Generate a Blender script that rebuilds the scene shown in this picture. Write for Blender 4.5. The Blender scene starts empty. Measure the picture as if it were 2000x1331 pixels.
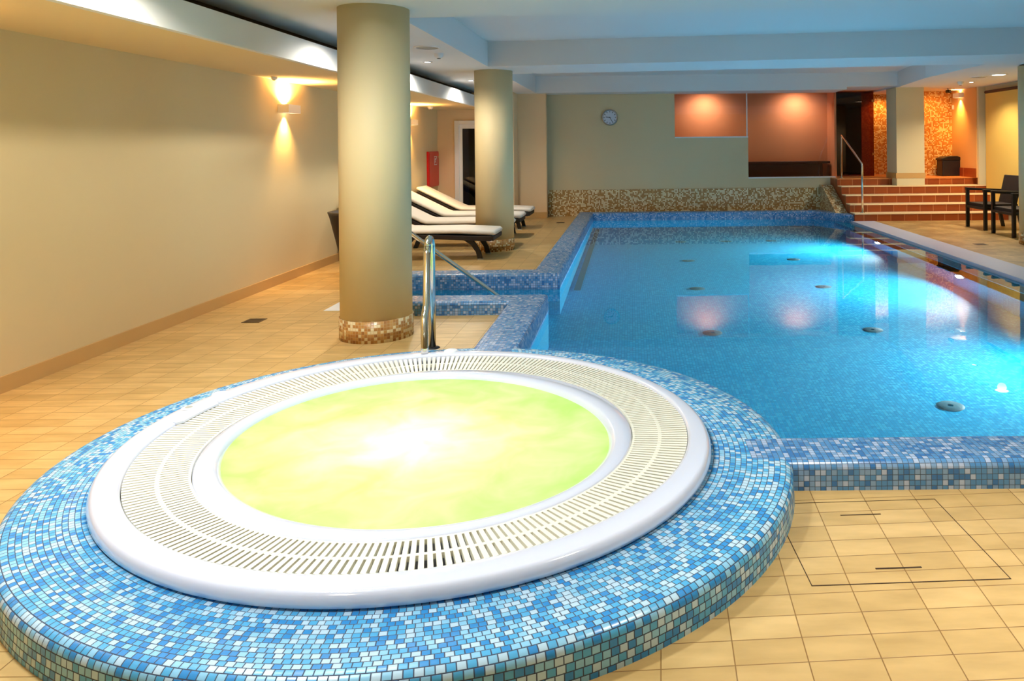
import bpy, bmesh, math, random
from mathutils import Vector, Matrix
random.seed(4)
SC = bpy.context.scene
COL = SC.collection
PI = math.pi

# ------------------------------------------------------------------ camera, world, exposure
EYE = 1.45                       # camera height above the tiled floor
cd = bpy.data.cameras.new('camera')
cam = bpy.data.objects.new('camera', cd); COL.objects.link(cam)
cd.sensor_width = 36.0
cd.lens = 36.0 * 1500 / 2000
cd.shift_x = -232 / 2000
cd.shift_y = -380.5 / 2000
cd.clip_start = 0.05
cam.matrix_world = Matrix.Translation((0, 0, EYE)) @ Matrix.Rotation(PI / 2, 4, 'X') @ Matrix.Rotation(math.radians(-0.573), 4, 'Z')
SC.camera = cam

W = bpy.data.worlds.new('world'); SC.world = W; W.use_nodes = True
W.node_tree.nodes['Background'].inputs[0].default_value = (0.5, 0.6, 0.8, 1)
W.node_tree.nodes['Background'].inputs[1].default_value = 0.05

SC.view_settings.view_transform = 'Standard'
SC.view_settings.look = 'None'
SC.view_settings.gamma = 1.0
SC.view_settings.use_curve_mapping = False
SC.view_settings.exposure = 0.0
cy = SC.cycles
cy.use_denoising = True
cy.max_bounces = 8; cy.diffuse_bounces = 4; cy.glossy_bounces = 4; cy.transmission_bounces = 8; cy.transparent_max_bounces = 8
cy.sample_clamp_indirect = 6.0
cy.caustics_reflective = False
cy.caustics_refractive = True

def srgb(r, g, b):
    f = lambda c: (c / 255 / 12.92) if c / 255 <= 0.04045 else ((c / 255 + 0.055) / 1.055) ** 2.4
    return (f(r), f(g), f(b), 1)

COOL = (0.86, 0.94, 1.0); NEUT = (1.0, 0.90, 0.74); WARM = (1.0, 0.60, 0.20); AMBER = (1.0, 0.50, 0.14)

def lamp(kind, loc, power, color, size=0.1, direction=(0, 0, -1), angle=150, blend=0.6, name='lamp_light', sy=None, spread=None):
    d = bpy.data.lights.new(name, kind)
    d.energy = power; d.color = color
    if kind == 'AREA':
        d.shape = 'DISK' if sy is None else 'RECTANGLE'; d.size = size
        if sy: d.size_y = sy
        if spread: d.spread = math.radians(spread)
    else:
        d.shadow_soft_size = size
    if kind == 'SPOT':
        d.spot_size = math.radians(angle); d.spot_blend = blend
    o = bpy.data.objects.new(name, d); COL.objects.link(o)
    o.location = loc
    o.rotation_euler = Vector(direction).to_track_quat('-Z', 'Y').to_euler()
    return o

# ceiling downlights over the deck (their fittings are built further down)
DOWN = [(-2.36, 4.1), (-2.36, 6.9), (-2.54, 9.64), (-2.57, 12.4)]
for x, y in DOWN:
    lamp('SPOT', (x, y, 2.50), 76 if y < 8 else 105, (1, .93, .80), 0.05, angle=160, blend=0.5)
# recessed ceiling lamps over the whirlpool and the deck in front (behind / above the frame)
for x, y, p, c, sp in [(-1.75, 0.6, 10, NEUT, 150), (-1.7, 2.5, 50, COOL, 150), (-1.7, 4.3, 28, COOL, 150), (1.4, 2.3, 25, (1, .94, .84), 95), (4.2, 3.2, 14, NEUT, 95)]:
    lamp('AREA', (x, y, 2.83), p, c, 0.3, spread=sp)
# over the right-hand seats and the stairs
lamp('SPOT', (6.0, 12.5, 2.48), 170, (1, .9, .74), 0.07, angle=150, blend=0.6)
lamp('SPOT', (6.22, 14.0, 2.48), 90, (1,.8,.55), 0.04, angle=140)

# ------------------------------------------------------------------ mesh builder
class MB:
    def __init__(s):
        s.bm = bmesh.new(); s.uv = s.bm.loops.layers.uv.new('UVMap')
    def face(s, vs, uvs=None, smooth=False):
        vv = [v if isinstance(v, bmesh.types.BMVert) else s.bm.verts.new(v) for v in vs]
        try: f = s.bm.faces.new(vv)
        except ValueError: return None
        f.smooth = smooth
        if uvs is None:
            f.normal_update(); n = f.normal
            a = [abs(n.x), abs(n.y), abs(n.z)]; k = a.index(max(a))
            for l in f.loops:
                c = l.vert.co
                l[s.uv].uv = (c.y, c.z) if k == 0 else ((c.x, c.z) if k == 1 else (c.x, c.y))
        else:
            for l, t in zip(f.loops, uvs): l[s.uv].uv = t
        return f
    def box(s, x0, x1, y0, y1, z0, z1, M=None):
        P = [Vector((x, y, z)) for z in (z0, z1) for y in (y0, y1) for x in (x0, x1)]
        if M is not None: P = [M @ p for p in P]
        v = [s.bm.verts.new(p) for p in P]
        for q in ((0, 2, 3, 1), (4, 5, 7, 6), (0, 1, 5, 4), (2, 6, 7, 3), (0, 4, 6, 2), (1, 3, 7, 5)):
            s.face([v[i] for i in q])
        return s
    def prism(s, poly, z0, z1, M=None, axis='z', smooth=False):
        # poly: list of 2-D points; axis z: (x,y)->z ; axis y: (x,z) extruded along y ; axis x: (y,z) extruded along x
        def P(p, t):
            if axis == 'z': q = Vector((p[0], p[1], t))
            elif axis == 'y': q = Vector((p[0], t, p[1]))
            else: q = Vector((t, p[0], p[1]))
            return M @ q if M is not None else q
        a = [s.bm.verts.new(P(p, z0)) for p in poly]; b = [s.bm.verts.new(P(p, z1)) for p in poly]
        n = len(poly)
        s.face(a[::-1]); s.face(b)
        for i in range(n):
            j = (i + 1) % n
            s.face([a[i], a[j], b[j], b[i]], smooth=smooth)
        return s
    def cyl(s, c, r, z0, z1, seg=32, r1=None, axis='z', uvscale=True, caps=True):
        r1 = r if r1 is None else r1
        def P(ang, rr, t):
            x, y = rr * math.cos(ang), rr * math.sin(ang)
            if axis == 'z': return Vector((c[0] + x, c[1] + y, t))
            if axis == 'y': return Vector((c[0] + x, t, c[1] + y))
            return Vector((t, c[0] + x, c[1] + y))
        a = [s.bm.verts.new(P(2 * PI * i / seg, r, z0)) for i in range(seg)]
        b = [s.bm.verts.new(P(2 * PI * i / seg, r1, z1)) for i in range(seg)]
        for i in range(seg):
            j = (i + 1) % seg
            u0, u1 = 2 * PI * i / seg * r, 2 * PI * (i + 1) / seg * r
            s.face([a[i], a[j], b[j], b[i]], [(u0, z0), (u1, z0), (u1, z1), (u0, z1)], smooth=True)
        if caps: s.face(a[::-1]); s.face(b)
        return s
    def lathe(s, prof, seg=64, c=(0, 0), rf=None, closed=False, smooth=True, usc=None, arc=None):
        # prof: list of (ring id or r, z); rf(th, r) -> radius
        rf = rf or (lambda th, r: r)
        n = len(prof)
        rows = []
        t0, t1 = arc if arc else (0, 2 * PI)
        cnt = seg + 1 if arc else seg
        for r, z in prof:
            rows.append([s.bm.verts.new((c[0] + rf(t0 + (t1 - t0) * i / seg, r) * math.cos(t0 + (t1 - t0) * i / seg),
                                         c[1] + rf(t0 + (t1 - t0) * i / seg, r) * math.sin(t0 + (t1 - t0) * i / seg), z)) for i in range(cnt)])
        L = [0]
        for k in range(1, n):
            L.append(L[-1] + math.dist(prof[k], prof[k - 1]))
        rm = usc or max(p[0] for p in prof)
        kk = range(n) if closed else range(n - 1)
        for k in kk:
            m = (k + 1) % n
            v0, v1 = L[k], (L[m] if m else L[k] + math.dist(prof[0], prof[k]))
            for i in range(seg):
                j = (i + 1) % cnt
                u0 = (t0 + (t1 - t0) * i / seg) * rm; u1 = (t0 + (t1 - t0) * (i + 1) / seg) * rm
                s.face([rows[k][i], rows[k][j], rows[m][j], rows[m][i]], [(u0, v0), (u1, v0), (u1, v1), (u0, v1)], smooth=smooth)
        if arc and closed:
            s.face([rows[k][0] for k in range(n)]); s.face([rows[k][-1] for k in range(n)][::-1])
        return s
    def sweep(s, prof, path, smooth=False, u0=0.0):
        # prof: (offset to the LEFT of travel, z); mitred corners, capped ends
        n = len(path); rows = []; U = [u0]
        for i in range(n):
            p = Vector(path[i])
            a = (Vector(path[i]) - Vector(path[i - 1])).normalized() if i else None
            b = (Vector(path[i + 1]) - Vector(path[i])).normalized() if i < n - 1 else None
            a = a or b; b = b or a
            na = Vector((-a.y, a.x)); nb = Vector((-b.y, b.x))
            m = (na + nb).normalized(); m = m / max(0.3, m.dot(na))
            rows.append([s.bm.verts.new((p.x + m.x * o, p.y + m.y * o, z)) for o, z in prof])
            if i: U.append(U[-1] + (Vector(path[i]) - Vector(path[i - 1])).length)
        L = [0]
        for k in range(1, len(prof)): L.append(L[-1] + math.dist(prof[k], prof[k - 1]))
        L.append(L[-1] + math.dist(prof[0], prof[-1]))
        m_ = len(prof)
        for i in range(n - 1):
            d = (Vector(path[i + 1]) - Vector(path[i])).normalized()
            for k in range(m_):
                q = (k + 1) % m_
                vs = [rows[i][k], rows[i + 1][k], rows[i + 1][q], rows[i][q]]
                # u measured along the travel direction so mitres stay straight
                def uu(v, i=i, d=d): return U[i] + (Vector((v.co.x, v.co.y)) - Vector(path[i])).dot(d)
                s.face(vs, [(uu(vs[0]), L[k]), (uu(vs[1]), L[k]), (uu(vs[2]), L[k + 1]), (uu(vs[3]), L[k + 1])], smooth=smooth)
        s.face(rows[0]); s.face(rows[-1][::-1])
        return s
    def tube(s, pts, r, seg=12, radii=None):
        pts = [Vector(p) for p in pts]; n = len(pts); rows = []
        up = None
        for i in range(n):
            if i == 0: t = pts[1] - pts[0]
            elif i == n - 1: t = pts[-1] - pts[-2]
            else: t = (pts[i + 1] - pts[i]).normalized() + (pts[i] - pts[i - 1]).normalized()
            t.normalize()
            if up is None:
                up = t.orthogonal().normalized()
            else:
                up = (up - t * up.dot(t)).normalized()
            w = t.cross(up)
            rr = radii[i] if radii else r
            rows.append([s.bm.verts.new(pts[i] + (up * math.cos(2 * PI * k / seg) + w * math.sin(2 * PI * k / seg)) * rr) for k in range(seg)])
        for i in range(n - 1):
            for k in range(seg):
                q = (k + 1) % seg
                s.face([rows[i][k], rows[i][q], rows[i + 1][q], rows[i + 1][k]], smooth=True)
        s.face(rows[0][::-1]); s.face(rows[-1])
        return s
    def build(s, name, m, parent=None, loc=None, bevel=None, kind=None, seg=2, up=False):
        bmesh.ops.recalc_face_normals(s.bm, faces=s.bm.faces[:])
        if up:
            for q in s.bm.faces:
                q.normal_update()
                if q.normal.z < 0: q.normal_flip()
        me = bpy.data.meshes.new(name); s.bm.to_mesh(me); s.bm.free()
        me.materials.append(m)
        o = bpy.data.objects.new(name, me); COL.objects.link(o)
        if parent is not None: o.parent = parent
        if loc: o.location = loc
        if bevel:
            b = o.modifiers.new('bevel', 'BEVEL'); b.width = bevel; b.segments = seg; b.limit_method = 'ANGLE'; b.angle_limit = math.radians(40)
        if kind: o['kind'] = kind
        return o

def thing(name, label, cat, loc=(0, 0, 0), rz=0, group=None):
    o = bpy.data.objects.new(name, None); COL.objects.link(o)
    o.empty_display_size = 0.1
    o.location = loc; o.rotation_euler = (0, 0, rz); o['label'] = label; o['category'] = cat
    if group: o['group'] = group
    return o
def tag(o, label, cat, group=None):
    o['label'] = label; o['category'] = cat
    if group: o['group'] = group
    return o
def dup(root, loc, label, rz=None):
    r = root.copy(); COL.objects.link(r); r.location = loc; r['label'] = label
    if rz is not None: r.rotation_euler = (0, 0, rz)
    for ch in list(root.children):
        c = ch.copy(); COL.objects.link(c); c.parent = r
        for g in ch.children:
            d = g.copy(); COL.objects.link(d); d.parent = c
    return r
def arcpts(c, r, a0, a1, n):
    return [(c[0] + r * math.cos(a0 + (a1 - a0) * i / n), c[1] + r * math.sin(a0 + (a1 - a0) * i / n)) for i in range(n + 1)]

# ------------------------------------------------------------------ materials
def mat(name):
    m = bpy.data.materials.new(name); m.use_nodes = True
    nt = m.node_tree; return m, nt, nt.nodes['Principled BSDF']
def N(nt, t, **kw):
    n = nt.nodes.new(t)
    for k, v in kw.items(): setattr(n, k, v)
    return n
def math_(nt, op, a, b=None, c=None):
    n = N(nt, 'ShaderNodeMath', operation=op)
    for i, x in enumerate((a, b, c)):
        if x is None: continue
        if isinstance(x, (int, float)): n.inputs[i].default_value = x
        else: nt.links.new(x, n.inputs[i])
    return n.outputs[0]
def simple(name, col, rough=0.5, metal=0.0, bump=0.0, bscale=60, var=0.0, spec=0.5, coat=0.0):
    m, nt, b = mat(name)
    b.inputs['Base Color'].default_value = col; b.inputs['Roughness'].default_value = rough; b.inputs['Metallic'].default_value = metal
    b.inputs['Specular IOR Level'].default_value = spec; b.inputs['Coat Weight'].default_value = coat
    tc = N(nt, 'ShaderNodeTexCoord')
    if var or bump:
        no = N(nt, 'ShaderNodeTexNoise'); no.inputs['Scale'].default_value = bscale; no.inputs['Detail'].default_value = 4
        nt.links.new(tc.outputs['Object'], no.inputs['Vector'])
    if var:
        no2 = N(nt, 'ShaderNodeTexNoise'); no2.inputs['Scale'].default_value = 1.3; no2.inputs['Detail'].default_value = 3
        nt.links.new(tc.outputs['Object'], no2.inputs['Vector'])
        mx = N(nt, 'ShaderNodeMix', data_type='RGBA', blend_type='MIX')
        mx.inputs[6].default_value = tuple(c * (1 - var) for c in col[:3]) + (1,); mx.inputs[7].default_value = tuple(min(1, c * (1 + var)) for c in col[:3]) + (1,)
        nt.links.new(no2.outputs['Fac'], mx.inputs[0]); nt.links.new(mx.outputs[2], b.inputs['Base Color'])
    if bump:
        bp = N(nt, 'ShaderNodeBump'); bp.inputs['Strength'].default_value = bump; bp.inputs['Distance'].default_value = 0.002
        nt.links.new(no.outputs['Fac'], bp.inputs['Height']); nt.links.new(bp.outputs[0], b.inputs['Normal'])
    return m
def emis(name, col, strength):
    m, nt, b = mat(name)
    b.inputs['Base Color'].default_value = (0.8, 0.8, 0.8, 1)
    b.inputs['Emission Color'].default_value = col; b.inputs['Emission Strength'].default_value = strength
    return m
def grid(nt, x, y, px, py, gap, rowshift=0.0):
    """cell ids + grout mask for a px by py grid; x,y are sockets"""
    gy = math_(nt, 'DIVIDE', y, py); iy = math_(nt, 'FLOOR', gy)
    gx = math_(nt, 'DIVIDE', x, px)
    if rowshift:
        w = N(nt, 'ShaderNodeTexWhiteNoise', noise_dimensions='1D'); nt.links.new(iy, w.inputs['W'])
        gx = math_(nt, 'ADD', gx, math_(nt, 'MULTIPLY', w.outputs['Value'], rowshift))
    ix = math_(nt, 'FLOOR', gx)
    fx = math_(nt, 'FRACT', gx); fy = math_(nt, 'FRACT', gy)
    ex = math_(nt, 'MULTIPLY', math_(nt, 'MINIMUM', fx, math_(nt, 'SUBTRACT', 1.0, fx)), px)
    ey = math_(nt, 'MULTIPLY', math_(nt, 'MINIMUM', fy, math_(nt, 'SUBTRACT', 1.0, fy)), py)
    e = math_(nt, 'MINIMUM', ex, ey)
    mr = N(nt, 'ShaderNodeMapRange'); mr.inputs[1].default_value = gap * 0.35; mr.inputs[2].default_value = gap * 0.65
    nt.links.new(e, mr.inputs[0])
    cmb = N(nt, 'ShaderNodeCombineXYZ'); nt.links.new(ix, cmb.inputs[0]); nt.links.new(iy, cmb.inputs[1])
    return cmb.outputs[0], mr.outputs[0]
def mosaic(name, cols, grout, p=0.0232, rough=0.26, gap=0.0025, rowshift=0.0, clump=0.25, spec=0.5):
    m, nt, b = mat(name)
    uv = N(nt, 'ShaderNodeUVMap'); uv.uv_map = 'UVMap'
    sp = N(nt, 'ShaderNodeSeparateXYZ'); nt.links.new(uv.outputs[0], sp.inputs[0])
    cell, mask = grid(nt, sp.outputs[0], sp.outputs[1], p, p, gap, rowshift)
    wn = N(nt, 'ShaderNodeTexWhiteNoise', noise_dimensions='3D'); nt.links.new(cell, wn.inputs['Vector'])
    no = N(nt, 'ShaderNodeTexNoise'); no.inputs['Scale'].default_value = 0.35; no.inputs['Detail'].default_value = 1
    nt.links.new(cell, no.inputs['Vector'])
    t = math_(nt, 'ADD', math_(nt, 'MULTIPLY', wn.outputs['Value'], 1 - clump), math_(nt, 'MULTIPLY', no.outputs['Fac'], clump))
    cr = N(nt, 'ShaderNodeValToRGB'); cr.color_ramp.interpolation = 'CONSTANT'
    el = cr.color_ramp.elements
    el[0].position = 0; el[0].color = cols[0][1]; el[1].position = cols[1][0]; el[1].color = cols[1][1]
    for pos, c in cols[2:]:
        e = el.new(pos); e.color = c
    nt.links.new(t, cr.inputs[0])
    mx = N(nt, 'ShaderNodeMix', data_type='RGBA'); mx.inputs[6].default_value = grout
    nt.links.new(mask, mx.inputs[0]); nt.links.new(cr.outputs[0], mx.inputs[7]); nt.links.new(mx.outputs[2], b.inputs['Base Color'])
    rr = N(nt, 'ShaderNodeMapRange'); rr.inputs[3].default_value = 0.8; rr.inputs[4].default_value = rough
    nt.links.new(mask, rr.inputs[0]); nt.links.new(rr.outputs[0], b.inputs['Roughness'])
    b.inputs['Specular IOR Level'].default_value = spec
    bp = N(nt, 'ShaderNodeBump'); bp.inputs['Strength'].default_value = 0.5; bp.inputs['Distance'].default_value = 0.001
    nt.links.new(mask, bp.inputs['Height']); nt.links.new(bp.outputs[0], b.inputs['Normal'])
    return m
M = {}
M['spa_tile'] = mosaic('spa_mosaic', [(0, srgb(192, 222, 240)), (0.30, srgb(146, 206, 238)), (0.50, srgb(88, 178, 228)), (0.70, srgb(56, 146, 214)), (0.93, srgb(214, 228, 244))], srgb(62, 74, 98), gap=.003, rowshift=1.0)
M['kerb_tile'] = mosaic('kerb_mosaic', [(0, srgb(176, 196, 226)), (0.26, srgb(128, 166, 208)), (0.46, srgb(86, 146, 202)), (0.72, srgb(58, 120, 184)), (0.92, srgb(192, 206, 232))], srgb(70, 88, 108))
M['pool_tile'] = mosaic('pool_mosaic', [(0, srgb(30, 172, 215)), (0.35, srgb(14, 160, 206)), (0.65, srgb(64, 190, 224)), (0.85, srgb(8, 150, 200))], srgb(10, 120, 165), p=0.025, rough=0.35)
M['brown_tile'] = mosaic('brown_mosaic', [(0, srgb(176, 122, 62)), (0.3, srgb(196, 146, 80)), (0.52, srgb(160, 106, 52)), (0.66, srgb(232, 212, 165))], srgb(196, 165, 115), p=0.0232, clump=0.1)
M['plinth_tile'] = mosaic('plinth_mosaic', [(0, srgb(170, 124, 62)), (0.36, srgb(190, 146, 84)), (0.56, srgb(238, 226, 186))], srgb(160, 132, 90), p=0.027, clump=0.1, gap=.003, rough=.3)
M['gold_tile'] = mosaic('gold_mosaic', [(0, srgb(190, 120, 50)), (0.4, srgb(215, 150, 70)), (0.62, srgb(240, 215, 150))], srgb(180, 120, 60), p=0.027, clump=0.1, gap=.003)

def floor_tiles():
    m, nt, b = mat('floor_tiles')
    tc = N(nt, 'ShaderNodeTexCoord'); sp = N(nt, 'ShaderNodeSeparateXYZ'); nt.links.new(tc.outputs['Object'], sp.inputs[0])
    x, y = sp.outputs[0], sp.outputs[1]
    mask = math_(nt, 'GREATER_THAN', x, -0.3)      # the tiling right of the whirlpool was laid a little askew
    xs = math_(nt, 'SUBTRACT', x, math_(nt, 'MULTIPLY', math_(nt, 'MULTIPLY', math_(nt, 'SUBTRACT', y, 2.5), 0.04), mask))
    ys = math_(nt, 'SUBTRACT', y, math_(nt, 'MULTIPLY', math_(nt, 'MULTIPLY', x, 0.06), mask))
    cell, g = grid(nt, math_(nt, 'SUBTRACT', xs, 0.084), math_(nt, 'ADD', ys, 0.02), 0.207, 0.107, 0.0035)
    wn = N(nt, 'ShaderNodeTexWhiteNoise', noise_dimensions='3D'); nt.links.new(cell, wn.inputs['Vector'])
    cr = N(nt, 'ShaderNodeValToRGB'); cr.color_ramp.elements[0].color = srgb(204, 168, 106); cr.color_ramp.elements[1].color = srgb(220, 184, 122)
    nt.links.new(wn.outputs['Value'], cr.inputs[0])
    no = N(nt, 'ShaderNodeTexNoise'); no.inputs['Scale'].default_value = 9; no.inputs['Detail'].default_value = 6
    mp = N(nt, 'ShaderNodeMapping'); mp.inputs['Scale'].default_value = (0.5, 1.6, 1); nt.links.new(tc.outputs['Object'], mp.inputs[0]); nt.links.new(mp.outputs[0], no.inputs['Vector'])
    c2 = N(nt, 'ShaderNodeValToRGB'); c2.color_ramp.elements[0].position = .35; c2.color_ramp.elements[0].color = (.78, .76, .70, 1); c2.color_ramp.elements[1].position = .65; c2.color_ramp.elements[1].color = (1, 1, 1, 1)
    nt.links.new(no.outputs['Fac'], c2.inputs[0])
    mu = N(nt, 'ShaderNodeMix', data_type='RGBA', blend_type='MULTIPLY'); mu.inputs[0].default_value = 0.8
    nt.links.new(cr.outputs[0], mu.inputs[6]); nt.links.new(c2.outputs[0], mu.inputs[7])
    n3 = N(nt, 'ShaderNodeTexNoise'); n3.inputs['Scale'].default_value = 2.2; n3.inputs['Detail'].default_value = 8; n3.inputs['Roughness'].default_value = .7
    nt.links.new(tc.outputs['Object'], n3.inputs['Vector'])
    c3 = N(nt, 'ShaderNodeValToRGB'); c3.color_ramp.elements[0].position = .42; c3.color_ramp.elements[0].color = (.42, .34, .24, 1); c3.color_ramp.elements[1].position = .6; c3.color_ramp.elements[1].color = (1, 1, 1, 1)
    nt.links.new(n3.outputs['Fac'], c3.inputs[0])
    st_ = N(nt, 'ShaderNodeMix', data_type='RGBA', blend_type='MULTIPLY')
    nt.links.new(math_(nt, 'MULTIPLY', math_(nt, 'GREATER_THAN', x, 4.4), 0.7), st_.inputs[0]); nt.links.new(mu.outputs[2], st_.inputs[6]); nt.links.new(c3.outputs[0], st_.inputs[7])
    mx = N(nt, 'ShaderNodeMix', data_type='RGBA'); mx.inputs[6].default_value = srgb(142, 104, 52)
    nt.links.new(g, mx.inputs[0]); nt.links.new(st_.outputs[2], mx.inputs[7]); nt.links.new(mx.outputs[2], b.inputs['Base Color'])
    b.inputs['Roughness'].default_value = 0.38
    bp = N(nt, 'ShaderNodeBump'); bp.inputs['Strength'].default_value = 0.4; bp.inputs['Distance'].default_value = 0.0015
    nt.links.new(g, bp.inputs['Height']); nt.links.new(bp.outputs[0], b.inputs['Normal'])
    return m
M['floor'] = floor_tiles()
def riser_tiles():
    m, nt, b = mat('terracotta_riser')
    tc = N(nt, 'ShaderNodeTexCoord'); sp = N(nt, 'ShaderNodeSeparateXYZ'); nt.links.new(tc.outputs['Object'], sp.inputs[0])
    s = math_(nt, 'ADD', sp.outputs[0], math_(nt, 'MULTIPLY', sp.outputs[1], 0.31))
    cell, g = grid(nt, s, sp.outputs[2], 0.25, 50, 0.008)
    wn = N(nt, 'ShaderNodeTexWhiteNoise', noise_dimensions='3D'); nt.links.new(cell, wn.inputs['Vector'])
    cr = N(nt, 'ShaderNodeValToRGB'); cr.color_ramp.elements[0].color = srgb(138, 60, 16); cr.color_ramp.elements[1].color = srgb(166, 80, 28)
    nt.links.new(wn.outputs['Value'], cr.inputs[0])
    mx = N(nt, 'ShaderNodeMix', data_type='RGBA'); mx.inputs[6].default_value = srgb(205, 140, 90)
    nt.links.new(g, mx.inputs[0]); nt.links.new(cr.outputs[0], mx.inputs[7]); nt.links.new(mx.outputs[2], b.inputs['Base Color'])
    b.inputs['Roughness'].default_value = 0.4
    return m
M['riser'] = riser_tiles()
M['nosing'] = simple('step_nosing', srgb(255, 226, 180), 0.4, var=.04)
M['landing'] = simple('landing_tile', srgb(214, 140, 78), 0.35, var=.08)
M['wall'] = simple('cream_plaster', srgb(220, 200, 154), 0.75, bump=.25, bscale=40, var=.02)
M['wall_back'] = simple('back_plaster', srgb(212, 196, 158), 0.8, bump=.2, bscale=40, var=.02)
M['peach'] = simple('peach_plaster', srgb(238, 208, 165), 0.8, bump=.2, bscale=40, var=.02)
M['column'] = simple('column_plaster', srgb(224, 206, 160), 0.6, bump=.15, bscale=50, var=.02)
M['pier'] = simple('pier_plaster', srgb(222, 210, 170), 0.7, var=.02)
M['tan'] = simple('tan_plaster', srgb(232, 180, 110), 0.7, var=.03)
M['ceiling'] = simple('ceiling_paint', srgb(226, 226, 226), 0.85, var=.01)
M['soffit'] = simple('soffit_paint', srgb(234, 208, 158), 0.85, var=.01)
M['skirt'] = simple('skirting_tile', srgb(205, 165, 105), 0.4, var=.08)
M['white'] = simple('white_plastic', srgb(242, 242, 242), 0.3)
M['acrylic'] = simple('white_acrylic', srgb(228, 231, 246), 0.12, spec=.6, coat=.6)
M['grate'] = simple('ivory_slats', srgb(244, 240, 222), 0.35)
M['channel'] = simple('channel_plastic', srgb(120, 112, 90), 0.6)
M['chrome'] = simple('polished_steel', srgb(225, 222, 212), 0.1, metal=1)
M['gutter'] = simple('pale_gutter', srgb(196, 200, 220), 0.45, var=.03)
M['black'] = simple('black_metal', srgb(14, 12, 12), 0.45)
M['rattan'] = simple('dark_rattan', srgb(24, 13, 12), 0.6, bump=.8, bscale=120)
M['cushion'] = simple('cream_cushion', srgb(246, 238, 226), 0.85, bump=.3, bscale=80)
M['red'] = simple('red_enamel', srgb(205, 20, 20), 0.35)
M['orange'] = simple('orange_wall', srgb(214, 146, 104), 0.8, var=.04)
M['darkbrown'] = simple('dark_bench', srgb(60, 26, 16), 0.6)
M['void'] = simple('painted_darkness', srgb(10, 8, 10), 0.8)  # near-black colour stands in for the darkness of the unlit rooms beyond
M['blind'] = simple('yellow_blind', srgb(226, 192, 100), 0.8, bump=.2, bscale=200, var=.03)
M['grey'] = simple('speaker_grille', srgb(170, 170, 160), 0.6)
M['inlet'] = simple('inlet_cover', srgb(70, 110, 120), 0.5)
M['dark'] = simple('dark_gap', srgb(62, 42, 22), 0.8)
M['drain'] = simple('drain_metal', srgb(92, 70, 50), 0.4, metal=.6)
M['binplastic'] = simple('bin_plastic', srgb(28, 28, 34), 0.4)
M['clockface'] = simple('clock_face', srgb(205, 212, 225), 0.4)
M['silver'] = simple('silver_rim', srgb(180, 182, 186), 0.25, metal=.9)
M['lens_cool'] = emis('downlight_lens', (0.9, 0.95, 1, 1), 8)
M['lens_warm'] = emis('warm_lens', (1, .85, .6, 1), 14)
M['pool_lens'] = emis('pool_lamp_lens', (0.9, 0.97, 1, 1), 14)
def glass(name, col, alpha_mix, rough=0.0):
    m, nt, b = mat(name)
    out = nt.nodes['Material Output']
    tr = N(nt, 'ShaderNodeBsdfTransparent'); tr.inputs[0].default_value = col
    gl = N(nt, 'ShaderNodeBsdfGlossy'); gl.inputs['Roughness'].default_value = rough
    fr = N(nt, 'ShaderNodeFresnel'); fr.inputs[0].default_value = 1.45
    mx = N(nt, 'ShaderNodeMixShader')
    nt.links.new(fr.outputs[0], mx.inputs[0]); nt.links.new(tr.outputs[0], mx.inputs[1]); nt.links.new(gl.outputs[0], mx.inputs[2])
    nt.links.new(mx.outputs[0], out.inputs[0])
    return m
M['glass'] = glass('window_glass', (.95, .9, .85, 1), 0)
M['tint'] = glass('tinted_glass', (.42, .2, .16, 1), 0)
M['smoked'] = glass('smoked_glass', (.25, .25, .28, 1), 0)
def water():
    m, nt, b = mat('pool_water')
    out = nt.nodes['Material Output']
    g = N(nt, 'ShaderNodeBsdfGlass'); g.inputs['IOR'].default_value = 1.33; g.inputs['Roughness'].default_value = 0.0
    g.inputs['Color'].default_value = (.86, .97, 1, 1)
    tc = N(nt, 'ShaderNodeTexCoord')
    no = N(nt, 'ShaderNodeTexNoise'); no.inputs['Scale'].default_value = 1.6; no.inputs['Detail'].default_value = 2
    nt.links.new(tc.outputs['Object'], no.inputs['Vector'])
    bp = N(nt, 'ShaderNodeBump'); bp.inputs['Strength'].default_value = 0.03; bp.inputs['Distance'].default_value = 0.02
    nt.links.new(no.outputs['Fac'], bp.inputs['Height']); nt.links.new(bp.outputs[0], g.inputs['Normal'])
    nt.links.new(g.outputs[0], out.inputs[0])
    return m
M['water'] = water()
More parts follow.
